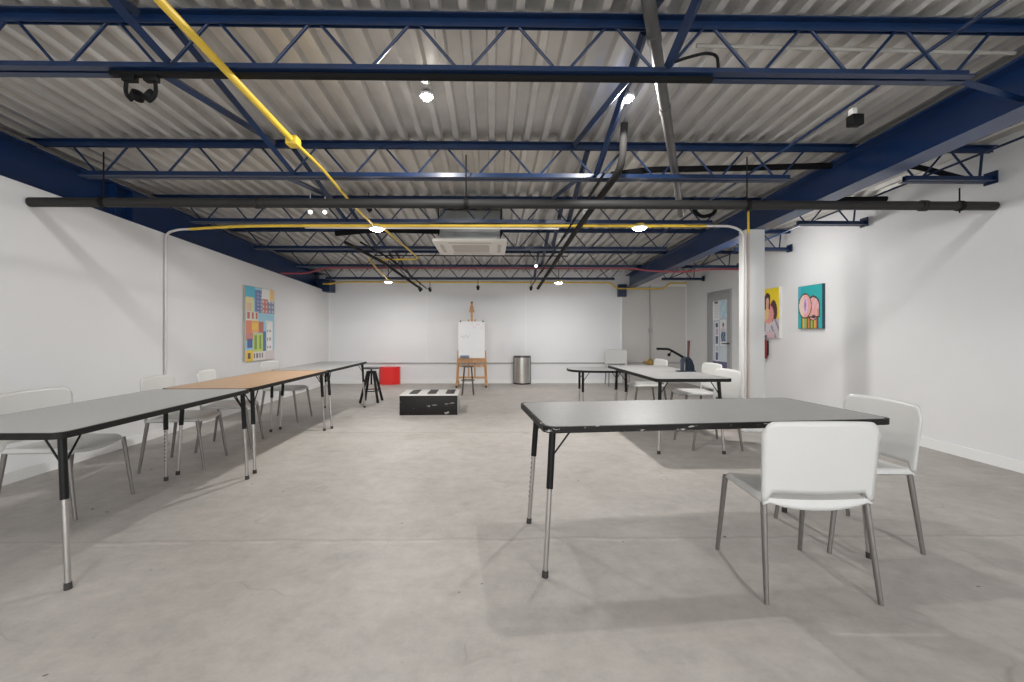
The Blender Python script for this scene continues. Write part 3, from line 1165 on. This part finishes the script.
table('long grey work table beyond the nearest right one, with the lever tool on it', 1.985, 5.175, R(90), 1.82, 0.765, 0.746,
      [(1.648, 4.315), (2.292, 4.304), (1.66, 5.95), (2.29, 5.95)], LAM, EDGE, 'y', None, (0.045, 0.03))
oval = [(0.50 * math.copysign(abs(math.cos(a)) ** 0.85, math.cos(a)), 0.37 * math.copysign(abs(math.sin(a)) ** 0.75, math.sin(a))) for a in [2 * math.pi * (k + 0.5) / 48 for k in range(48)]]
table('low oval grey table beyond the far end of the long right table', 1.62, 6.50, 0.0, 1.0, 0.74, 0.665,
      [(1.31, 6.30), (1.34, 6.70), (1.93, 6.30), (1.91, 6.70)], LAM, EDGE, 'x', oval, (0.0, 0.0))


# ------------------------------------------------------------------ chairs
def make_chair():
    o_ = thing('chair', 'x', 'chair', (0, 0, 0), 0, 'white stacking chairs')
    # seat: dished, turned down at the rim, waterfall front, low lip at the rear
    b_ = B()
    nu = 20
    rows = [-0.24, -0.16, -0.08, -0.03, 0.0, 0.03] + [k / 15 for k in range(1, 16)]
    V = []
    for v in rows:
        row = []
        for i in range(nu + 1):
            u = -1 + 2 * i / nu
            w = max(v, 0.0)
            hw = 0.243 - 0.016 * w - 0.026 * max(0, (w - 0.82) / 0.18) ** 2
            y = -0.212 + 0.430 * w - 0.014 * max(0, (w - 0.8) / 0.2) * abs(u) ** 3
            z = 0.446 + 0.010 * u * u
            z -= 0.032 * max(0, (w - 0.78) / 0.22) ** 2 * (0.6 + 0.4 * (1 - u * u))
            z -= 0.022 * max(0, (abs(u) - 0.88) / 0.12) ** 2
            if v < 0:                       # rear skirt, deepest in the middle
                t = -v / 0.24
                y -= 0.010 * math.sin(t * 1.57) * (1 - u ** 4)
                z -= t * (0.012 + 0.032 * (1 - abs(u) ** 2.2))
            row.append(b_.verts.new((u * hw, y, z)))
        V.append(row)
    for j in range(len(rows) - 1):
        for i in range(nu):
            b_.faces.new((V[j][i], V[j][i + 1], V[j + 1][i + 1], V[j + 1][i]))
    for f in b_.faces:
        f.normal_update()
    s_ = link('seat', b_, CHAIR, o_)
    if s_.data.polygons[len(s_.data.polygons) // 2].normal.z < 0:
        s_.data.flip_normals()
    md = s_.modifiers.new('thick', 'SOLIDIFY')
    md.thickness = 0.016
    md.offset = -1
    # backrest: one curved panel with tabs down to the seat at both sides
    b_ = B()
    nu, nv = 24, 14
    V = []
    for j in range(nv + 1):
        v = j / nv
        row = []
        for i in range(nu + 1):
            u = -1 + 2 * i / nu
            a = abs(u)
            zb = 0.474 + 0.008 * a if a < 0.88 else 0.440
            zt = 0.808 - 0.010 * u * u - 0.055 * max(0, (a - 0.80) / 0.20) ** 2.5
            z = zb + (zt - zb) * v
            k = max(0.0, (z - 0.436) / 0.37)
            hw = 0.247 + 0.014 * k
            y = -0.204 - 0.030 * k - 0.030 * (1 - u * u) * (0.35 + 0.65 * k)
            row.append(b_.verts.new((u * hw, y, z)))
        V.append(row)
    for j in range(nv):
        for i in range(nu):
            b_.faces.new((V[j][i], V[j][i + 1], V[j + 1][i + 1], V[j + 1][i]))
    k_ = link('backrest', b_, CHAIR, o_)
    md = k_.modifiers.new('thick', 'SOLIDIFY')
    md.thickness = 0.013
    md.offset = 0
    for sx in (-1, 1):
        for y0, y1, x0, x1 in ((0.186, 0.247, 0.212, 0.226), (-0.192, -0.248, 0.230, 0.250)):
            b_ = B()
            tube(b_, [(sx * x0, y0, 0.428), (sx * x1, y1, 0.0)], [0.0135, 0.0100], 12, True, 1.15)
            link('leg', b_, CHLEG, o_)
    return o_


CH = [
    (1.466, 2.158, -1.5, 'white plastic chair nearest the camera, seen from behind at the chipped table'),
    (2.080, 2.585, 90.0, 'white plastic chair at the right end of the chipped table, facing along it'),
    (-2.905, 3.08, -90.0, 'white plastic chair behind the grey table nearest the camera on the left'),
    (-2.79, 4.07, -81.0, 'white plastic chair behind the near half of the wood-topped table, closest to the wall conduit'),
    (-2.76, 4.72, -76.0, 'white plastic chair behind the far half of the wood-topped table'),
    (-2.825, 6.12, -90.0, 'white plastic chair tucked under the far grey table of the left row'),
    (2.29, 4.66, 90.0, 'white plastic chair on the column side of the long right table, nearest the camera there'),
    (2.60, 5.62, 90.0, 'white plastic chair on the column side of the long right table, beside the lever tool'),
    (2.27, 6.48, 90.0, 'white plastic chair at the right end of the low oval table'),
    (2.86, 9.95, 172.0, 'white plastic chair alone against the back wall'),
]
proto = make_chair()
for i, (x, y, a, lab) in enumerate(CH):
    c_ = proto if i == 0 else copy_tree(proto)
    c_.location = (x, y, 0)
    c_.rotation_euler = (0, 0, R(a))
    c_['label'] = lab


# ------------------------------------------------------------------ paintings
def p_city(u, v):
    sky, sea = (0.16, 0.52, 0.66), (0.36, 0.62, 0.76)
    rects = [
        (0, 0, 1, 1, (0.34, 0.60, 0.74)),
        (0, 0, .32, .16, (0.10, 0.45, 0.60)), (.55, .0, .85, .18, (.80, .80, .76)), (.84, 0, 1, .16, (.86, .55, .22)),
        (.02, .14, .28, .34, (.80, .70, .35)), (.04, .22, .2, .34, (.72, .55, .38)), (.32, .03, .55, .34, (.16, .22, .42)),
        (.56, .15, .78, .34, (.62, .20, .16)), (.78, .18, 1, .34, (.22, .28, .44)),
        (.03, .33, .42, .46, (.72, .72, .62)), (.06, .34, .14, .43, (.60, .16, .12)), (.2, .34, .27, .43, (.60, .16, .12)), (.33, .34, .4, .43, (.60, .16, .12)),
        (.02, .46, .46, .62, (.80, .42, .16)), (.02, .46, .2, .62, (.72, .26, .16)), (.44, .47, .6, .62, (.50, .18, .16)), (.2, .49, .42, .58, (.86, .55, .10)),
        (.02, .62, .24, .72, (.60, .25, .22)), (.06, .70, .22, .82, (.10, .14, .30)),
        (.24, .63, .58, .88, (.55, .66, .16)), (.30, .66, .37, .84, (.22, .36, .10)), (.46, .66, .53, .84, (.22, .36, .10)),
        (.58, .60, .68, .93, (.10, .18, .34)), (.70, .46, .93, .93, (.82, .80, .76)), (.66, .44, .86, .48, (.72, .72, .70)),
        (.02, .86, .24, 1, (.86, .58, .06)), (.09, .89, .17, .97, (.12, .10, .10)), (.24, .88, .66, 1, (.76, .72, .68)), (.66, .88, 1, 1, (.70, .62, .62)),
    ]
    c = rects[0][4]
    for a, b2, d, e, k in rects:
        if a <= u < d and b2 <= v < e:
            c = k
    if .72 < u < .92 and .52 < v < .9 and (int((u - .72) * 20) % 2 == 0) and int(v * 26) % 3 == 0:
        c = (.42, .34, .36)
    if .26 < u < .64 and .90 < v < .97 and int(u * 22) % 2 == 0:
        c = (.18, .16, .18)
    if .33 < u < .54 and .04 < v < .33 and int(u * 30) % 3 == 0 and int(v * 40) % 2:
        c = (.52, .48, .62)
    if .56 < u < 1 and .16 < v < .33 and int(u * 26) % 3 == 0 and int(v * 30) % 2:
        c = (.70, .62, .58)
    return c


def p_animal(u, v):
    c = (0.02, 0.36, 0.37) if not (u < .12 and v < .3) else (0.06, .36, .50)
    dark, pink, pale = (0.06, 0.03, 0.02), (0.72, 0.36, 0.33), (0.76, 0.56, 0.48)

    def e(cx, cy, rx, ry):
        return ((u - cx) / rx) ** 2 + ((v - cy) / ry) ** 2
    if v > .70:
        for k, x in enumerate((.22, .34, .46, .58, .70, .80)):
            if abs(u - x) < .055:
                c = [(0.66, .42, .05), (.30, .42, .06), (.55, .20, .06), (.32, .44, .08), (.60, .42, .06), (.44, .12, .08)][k]
        for x in (.17, .40, .52, .64, .84):
            if abs(u - x) < .018:
                c = dark
    if e(.64, .53, .285, .29) < 1 or (.3 < u < .7 and .45 < v < .75) or (.42 < u < .925 and .53 < v < .75):
        c = dark
    if e(.64, .54, .245, .255) < 1 or (.3 < u < .7 and .45 < v < .72) or (.44 < u < .885 and .54 < v < .725):
        c = pink if (u * .8 + v * .5) % .15 > .045 else (.66, .46, .60)
    if .14 < u < .86 and .55 < v < .745:
        c = dark
    if .18 < u < .84 and .55 < v < .715:
        c = pink
    if e(.30, .47, .285, .30) < 1:
        c = dark
    if e(.30, .47, .255, .27) < 1:
        c = pale if u < .24 else pink
    if e(.33, .46, .09, .20) < 1:
        c = (.72, .48, .64)
    if e(.31, .45, .035, .14) < 1:
        c = (.26, .16, .36)
    if e(.66, .73, .09, .04) < 1:
        c = (.03, .03, .03)
    return c


def p_woman(u, v):
    c = (0.86, 0.66, 0.02)

    def e(cx, cy, rx, ry):
        return ((u - cx) / rx) ** 2 + ((v - cy) / ry) ** 2
    if e(.70, .47, .20, .23) < 1:
        c = (.10, .03, .05)
    if v > .66:
        c = (.62, .60, .62)
    if v > .62 and u + v > 1.32:
        c = (.30, .28, .33) if int((u - v) * 9) % 2 else (.60, .56, .60)
    if e(.44, .52, .28, .19) < 1:
        c = (.80, .34, .30)
    if e(.30, .50, .15, .13) < 1:
        c = (.80, .58, .28)
    if .20 < u < .53 and .14 < v < .42 and not (.30 < u < .44 and v > .2):
        c = (.08, .03, .03)
    if e(.365, .20, .165, .115) < 1:
        c = (.08, .03, .03)
    if e(.37, .265, .085, .085) < 1 or (.34 < u < .40 and .3 < v < .4):
        c = (.78, .42, .36)
    if v > .66 and u < .26:
        c = (.20, .04, .06) if v < .86 else (.58, .56, .58)
    if v > .86 and .3 < u < .75:
        c = (.66, .46, .50)
    return c


# left: city picture
o = thing('painting', 'tall painting of colourful city blocks hanging on the left wall', 'painting', (0, 0, 0))
b_ = B()
box(b_, XL, XL + 0.035, 6.83, 7.745, 0.745, 1.935, 0.003)
link('canvas', b_, mat('canvas_edge', (0.42, 0.38, 0.33), 0.7), o)
painted('picture', p_city, (XL + 0.0365, 6.835, 0.75), (0, 0.905, 0), (0, 0, 1.18), 48, 90, o)


def right_painting(y0, y1, z0, z1, paint, label, nu, nv, edge):
    o_ = thing('painting', label, 'painting')
    rpanel('canvas', y0, y1, z0, z1, 0.0, 0.04, edge, o_)
    a = Vector(on_right(y1 - .003, 0.0412, z0 + .003))
    b2 = Vector(on_right(y0 + .003, 0.0412, z0 + .003))
    painted('picture', paint, a, b2 - a, (0, 0, z1 - z0 - .006), nu, nv, o_)


right_painting(5.955, 6.445, 1.255, 1.875, p_animal, 'painting of a pink animal on a turquoise ground, on the right wall', 48, 64, mat('canvas_teal', (0.02, 0.06, 0.08), 0.6))
right_painting(6.885, 7.37, 1.107, 1.925, p_woman, 'painting of a seated woman on a yellow ground, half behind the column', 48, 60, mat('canvas_pale', (0.70, 0.68, 0.62), 0.6))

# fire extinguisher below it
o = thing('fire_extinguisher', 'red fire extinguisher hanging on the right wall next to the column', 'fire extinguisher', (xr(7.24) - 0.08, 7.25, 0.77))
b_ = B()
lathe(b_, [(0.055, 0.0), (0.064, 0.01), (0.064, 0.27), (0.05, 0.31), (0.025, 0.335)], 24)
link('cylinder', b_, REDEXT, o)
b_ = B()
lathe(b_, [(0.024, 0.333), (0.024, 0.365), (0.012, 0.37)], 16)
box(b_, -0.018, 0.018, -0.075, 0.02, 0.368, 0.384, 0.003)
link('valve_handle', b_, BLACK, o)
b_ = B()
tube(b_, bend([(0, 0.02, 0.35), (0, 0.08, 0.35), (0, 0.085, 0.2), (0, 0.075, 0.08)], 0.03), 0.010, 8)
link('hose', b_, BLACK, o)
b_ = B()
box(b_, 0.062, 0.085, -0.03, 0.03, 0.05, 0.30)
link('wall_bracket', b_, BLACK, o)

# ------------------------------------------------------------------ easel group at the back
o = thing('easel', 'wooden studio easel standing before the back wall', 'easel', (-0.447, 9.85, 0))
for s in (-1, 1):
    b_ = B()
    tube(b_, [(s * 0.325, -0.02, 0.02), (s * 0.292, 0.02, 0.80)], 0.030, 4)
    link('side_post', b_, EASELW, o)
    b_ = B()
    box(b_, s * 0.325 - 0.03, s * 0.325 + 0.03, -0.28, 0.30, 0.045, 0.10, 0.004)
    link('foot_rail', b_, EASELW, o)
    for yy in (-0.25, 0.27):
        b_ = B()
        tube(b_, [(s * 0.325 - 0.014, yy, 0.025), (s * 0.325 + 0.014, yy, 0.025)], 0.025, 16)
        link('caster', b_, BLACK, o)
for z, yy, hgt in ((0.46, 0.005, 0.05), (0.20, -0.01, 0.045)):
    b_ = B()
    box(b_, -0.31, 0.31, yy - 0.014, yy + 0.014, z - hgt / 2, z + hgt / 2, 0.003)
    link('crossbar', b_, EASELW, o)
b_ = B()
box(b_, -0.315, 0.315, -0.06, 0.06, 0.605, 0.635, 0.003)
box(b_, -0.315, 0.315, -0.045, -0.025, 0.53, 0.606, 0.003)
link('tray', b_, EASELW, o)
for s in (-1, 1):
    b_ = B()
    box(b_, s * 0.07 - 0.016, s * 0.07 + 0.016, 0.03, 0.055, 0.2, 1.50, 0.003)
    link('mast_rail', b_, EASELW, o)
b_ = B()
box(b_, -0.024, 0.024, 0.025, 0.06, 0.62, 1.88, 0.003)
link('mast', b_, EASELW, o)
b_ = B()
box(b_, -0.055, 0.055, -0.005, 0.065, 1.66, 1.72, 0.006)
box(b_, -0.038, 0.038, -0.005, 0.065, 1.72, 1.80, 0.006)
link('top_clamp', b_, EASELW, o)
b_ = B()
tube(b_, [(0, 0.04, 1.86), (0, 0.04, 1.895)], 0.024, 12)
link('knob', b_, DARKG, o)


def p_board(u, v):
    c = (0.84, 0.84, 0.85)
    if .45 < u < .95 and .04 < v < .22 and (math.sin(u * 60) * .02 + .11 + .06 * math.sin(u * 23) - v) ** 2 < .00018:
        c = (.80, .66, .70)
    if .08 < u < .42 and abs(v - .43 - .03 * math.sin(u * 40) + .08 * (u - .1)) < .012:
        c = (.62, .62, .64)
    if .66 < u < .76 and .74 < v < .82 and (u + v) % .05 < .012:
        c = (.74, .70, .74)
    return c


o = thing('whiteboard', 'whiteboard with faint scribbles standing on the easel', 'whiteboard', (-0.447, 9.80, 0.636))
b_ = B()
box(b_, -0.295, 0.295, 0.010, 0.030, 0.0, 0.815, 0.002)
link('board', b_, BOARDW, o)
painted('writing_surface', p_board, (-0.285, 0.009, 0.01), (0.57, 0, 0), (0, 0, 0.795), 50, 70, o)
for s in (-1, 1):
    b_ = B()
    box(b_, s * 0.25 - 0.016, s * 0.25 + 0.016, 0.0, 0.035, 0.80, 0.835, 0.005)
    link('clip', b_, DARKG, o)
o = thing('board_eraser', 'blue-grey board eraser lying on the easel tray', 'eraser', (-0.60, 9.775, 0.636))
b_ = B()
box(b_, -0.10, 0.10, -0.022, 0.022, 0.0, 0.035, 0.004)
link('felt_pad', b_, ERASER, o)
b_ = B()
box(b_, -0.095, 0.095, -0.02, 0.02, 0.034, 0.062, 0.008)
link('grip', b_, mat('eraser_grip', (0.24, 0.27, 0.31), 0.5), o)


def stool(name, label, x, y, seat_r, seat_z, foot, top, m_leg, m_seat, ring_z, leg_r, screw):
    o_ = thing(name, label, 'stool', (x, y, 0))
    b_ = B()
    lathe(b_, [(seat_r * 0.9, seat_z - 0.028), (seat_r, seat_z - 0.02), (seat_r, seat_z - 0.006), (seat_r * 0.94, seat_z)], 32)
    link('seat', b_, m_seat, o_)
    zt = seat_z - (0.075 if screw else 0.028)
    if screw:
        b_ = B()
        tube(b_, [(0, 0, seat_z - 0.03), (0, 0, seat_z - 0.30)], 0.016, 14)
        link('screw_post', b_, m_leg, o_)
        b_ = B()
        lathe(b_, [(0.06, zt - 0.03), (0.085, zt - 0.02), (0.085, zt + 0.010), (0.04, zt + 0.015)], 24)
        link('hub', b_, m_leg, o_)
    for k in range(4):
        a = R(45 + 90 * k + (0 if screw else 0))
        b_ = B()
        ca, sa = math.cos(a), math.sin(a)
        tube(b_, [(ca * top, sa * top, zt), (ca * foot, sa * foot, 0.0)], leg_r, 4 if screw else 10)
        link('leg', b_, m_leg, o_)
    f = top + (foot - top) * (zt - ring_z) / zt
    b_ = B()
    n = 28
    pts = [(f * 0.99 * math.cos(2 * math.pi * k / n), f * 0.99 * math.sin(2 * math.pi * k / n), ring_z) for k in range(n + 1)]
    tube(b_, pts, 0.009, 8, False)
    link('footring', b_, m_leg, o_)
    return o_


stool('stool', 'black screw stool with splayed legs at the end of the left table row', -2.09, 7.68, 0.145, 0.60, 0.215, 0.070, SLEEVE, DARKG, 0.20, 0.022, True)
stool('stool', 'small dark stool with thin metal legs in front of the easel', -0.46, 8.52, 0.115, 0.565, 0.155, 0.095, mat('bronze_metal', (0.10, 0.085, 0.07), 0.4, metal=0.5), mat('dark_wood_seat', (0.13, 0.09, 0.06), 0.5), 0.28, 0.011, False)

# trash can
o = thing('trash_can', 'brushed steel half-round trash can against the back wall', 'trash can', (0.717, 10.37, 0))
half = [(0.20 * math.cos(R(a)), -0.19 * math.sin(R(a)) ** 0.8 if math.sin(R(a)) > 0 else 0.0) for a in range(0, 181, 12)]
b_ = B()
slab(b_, [(x * 0.97, y * 0.97) for x, y in half], 0.025, 0.62)
link('body', b_, STEEL, o)
b_ = B()
slab(b_, half, 0.62, 0.66)
link('lid', b_, DARKG, o)
b_ = B()
slab(b_, half, 0.0, 0.027)
link('base', b_, BLACK, o)
for s in (-1, 1):
    b_ = B()
    box(b_, s * 0.19 - 0.012, s * 0.19 + 0.012, -0.05, 0.0, 0.02, 0.63, 0.003)
    link('side_seam', b_, DARKG, o)
b_ = B()
box(b_, -0.05, 0.05, -0.225, -0.18, 0.006, 0.022, 0.004)
link('pedal', b_, BLACK, o)

# red box and striped-top plinth
o = thing('storage_box', 'glossy red faceted box on the floor by the back wall', 'box', (-2.385, 10.30, 0))
hexo = [(-0.235, 0.09), (-0.235, -0.02), (-0.125, -0.135), (0.115, -0.135), (0.235, -0.02), (0.235, 0.09)]
b_ = B()
slab(b_, hexo, 0.0, 0.40)
bmesh.ops.bevel(b_, geom=list(b_.edges), offset=0.006, segments=2, affect='EDGES')
link('body', b_, REDBOX, o, smooth=False)
b_ = B()
ring(b_, [(x * 1.02, y * 1.02) for x, y in hexo], [(x * 0.9, y * 0.9) for x, y in hexo], 0.385, 0.405)
link('rim', b_, REDBOX, o, smooth=False)

o = thing('plinth', 'low black box with a white top and three dark windows on the floor', 'plinth', (-0.918, 6.42, 0), R(1.2))
b_ = B()
box(b_, -0.42, 0.42, 0.0, 0.66, 0.0, 0.282, 0.003)
link('carcass', b_, PLINTHG, o)
b_ = B()
box(b_, -0.419, 0.419, -0.012, 0.001, 0.001, 0.282, 0.002)
link('front_panel', b_, PLINTHB, o)
b_ = B()
box(b_, -0.425, 0.425, -0.012, 0.662, 0.282, 0.289, 0.002)
link('top_panel', b_, PLINTHW, o)
for x in (-0.245, 0.025, 0.295):
    b_ = B()
    box(b_, x - 0.065, x + 0.065, 0.13, 0.63, 0.288, 0.2905)
    link('window', b_, PLINTHB, o, smooth=False)

# lever tool on the long right table
o = thing('lever_press', 'dark blue lever tool with a long black arm on the long right table', 'press', (2.285, 5.08, 0.746), R(4))
b_ = B()
box(b_, -0.13, 0.07, -0.05, 0.05, 0.0, 0.012, 0.003)
link('base_plate', b_, PRESSB, o)
b_ = B()
prism(b_, [(-0.022, 0.01), (0.062, 0.01), (0.058, 0.07), (0.035, 0.13), (0.0, 0.17), (-0.03, 0.16), (-0.02, 0.09)],
      lambda x, z: (x, -0.03, z), lambda x, z: (x, 0.03, z))
link('body', b_, PRESSB, o)
b_ = B()
prism(b_, [(-0.085, 0.012), (-0.06, 0.012), (-0.05, 0.12), (-0.03, 0.17), (-0.06, 0.18), (-0.09, 0.13)],
      lambda x, z: (x, -0.018, z), lambda x, z: (x, 0.018, z))
link('side_frame', b_, PRESSM, o)
b_ = B()
tube(b_, bend([(-0.03, 0, 0.15), (-0.235, 0, 0.262), (-0.378, 0, 0.266)], 0.03), 0.014, 12)
link('lever_arm', b_, BLACK, o)
b_ = B()
tube(b_, [(-0.20, 0, 0.235), (-0.225, 0, 0.205)], 0.006, 8)
lathe(b_, [(0.006, -0.018), (0.018, -0.008), (0.018, 0.008), (0.006, 0.018)], 14, (-0.232, 0, 0.195))
link('knob', b_, BLACK, o)
b_ = B()
tube(b_, [(0.005, 0.01, 0.16), (0.012, 0.01, 0.36)], [0.012, 0.015], 10)
link('handle', b_, REDHANDLE, o)

# red vacuum behind the column
o = thing('shop_vacuum', 'red shop vacuum with a black lid on the floor beside the column', 'vacuum cleaner', (3.03, 5.615, 0))
b_ = B()
lathe(b_, [(0.13, 0.012), (0.145, 0.022), (0.15, 0.29), (0.14, 0.30)], 28)
link('tank', b_, mat('vacuum_red', (0.34, 0.02, 0.02), 0.4), o)
b_ = B()
lathe(b_, [(0.148, 0.30), (0.152, 0.315), (0.13, 0.38), (0.07, 0.41)], 28)
link('lid', b_, BLACK, o)
b_ = B()
tube(b_, bend([(-0.07, 0, 0.39), (-0.06, 0, 0.44), (0.06, 0, 0.44), (0.07, 0, 0.39)], 0.02), 0.012, 10)
link('handle', b_, BLACK, o)
for k in range(4):
    a = R(45 + 90 * k)
    b_ = B()
    tube(b_, [(0.125 * math.cos(a) - 0.01, 0.125 * math.sin(a), 0.026), (0.125 * math.cos(a) + 0.01, 0.125 * math.sin(a), 0.026)], 0.026, 14)
    link('caster', b_, BLACK, o)

# ------------------------------------------------------------------ world, camera, colour
w = bpy.data.worlds.new('daylight')
SC.world = w
w.use_nodes = True
w.node_tree.nodes['Background'].inputs[0].default_value = (0.95, 0.975, 1.0, 1)
w.node_tree.nodes['Background'].inputs[1].default_value = 3.0

cam = bpy.data.cameras.new('camera')
co = bpy.data.objects.new('camera', cam)
COL.objects.link(co)
co.location = (0, 0, H)
co.rotation_euler = (R(90), 0, R(-0.95))
cam.sensor_width = 36
cam.lens = 440 / 1024 * 36
cam.shift_x = (512 - 499) / 1024
cam.shift_y = -(341 - 333) / 1024
cam.clip_start = 0.05
SC.camera = co
vs = SC.view_settings
vs.view_transform = 'Standard'
vs.look = 'None'
vs.gamma = 1
vs.exposure = 0.22
vs.use_curve_mapping = False
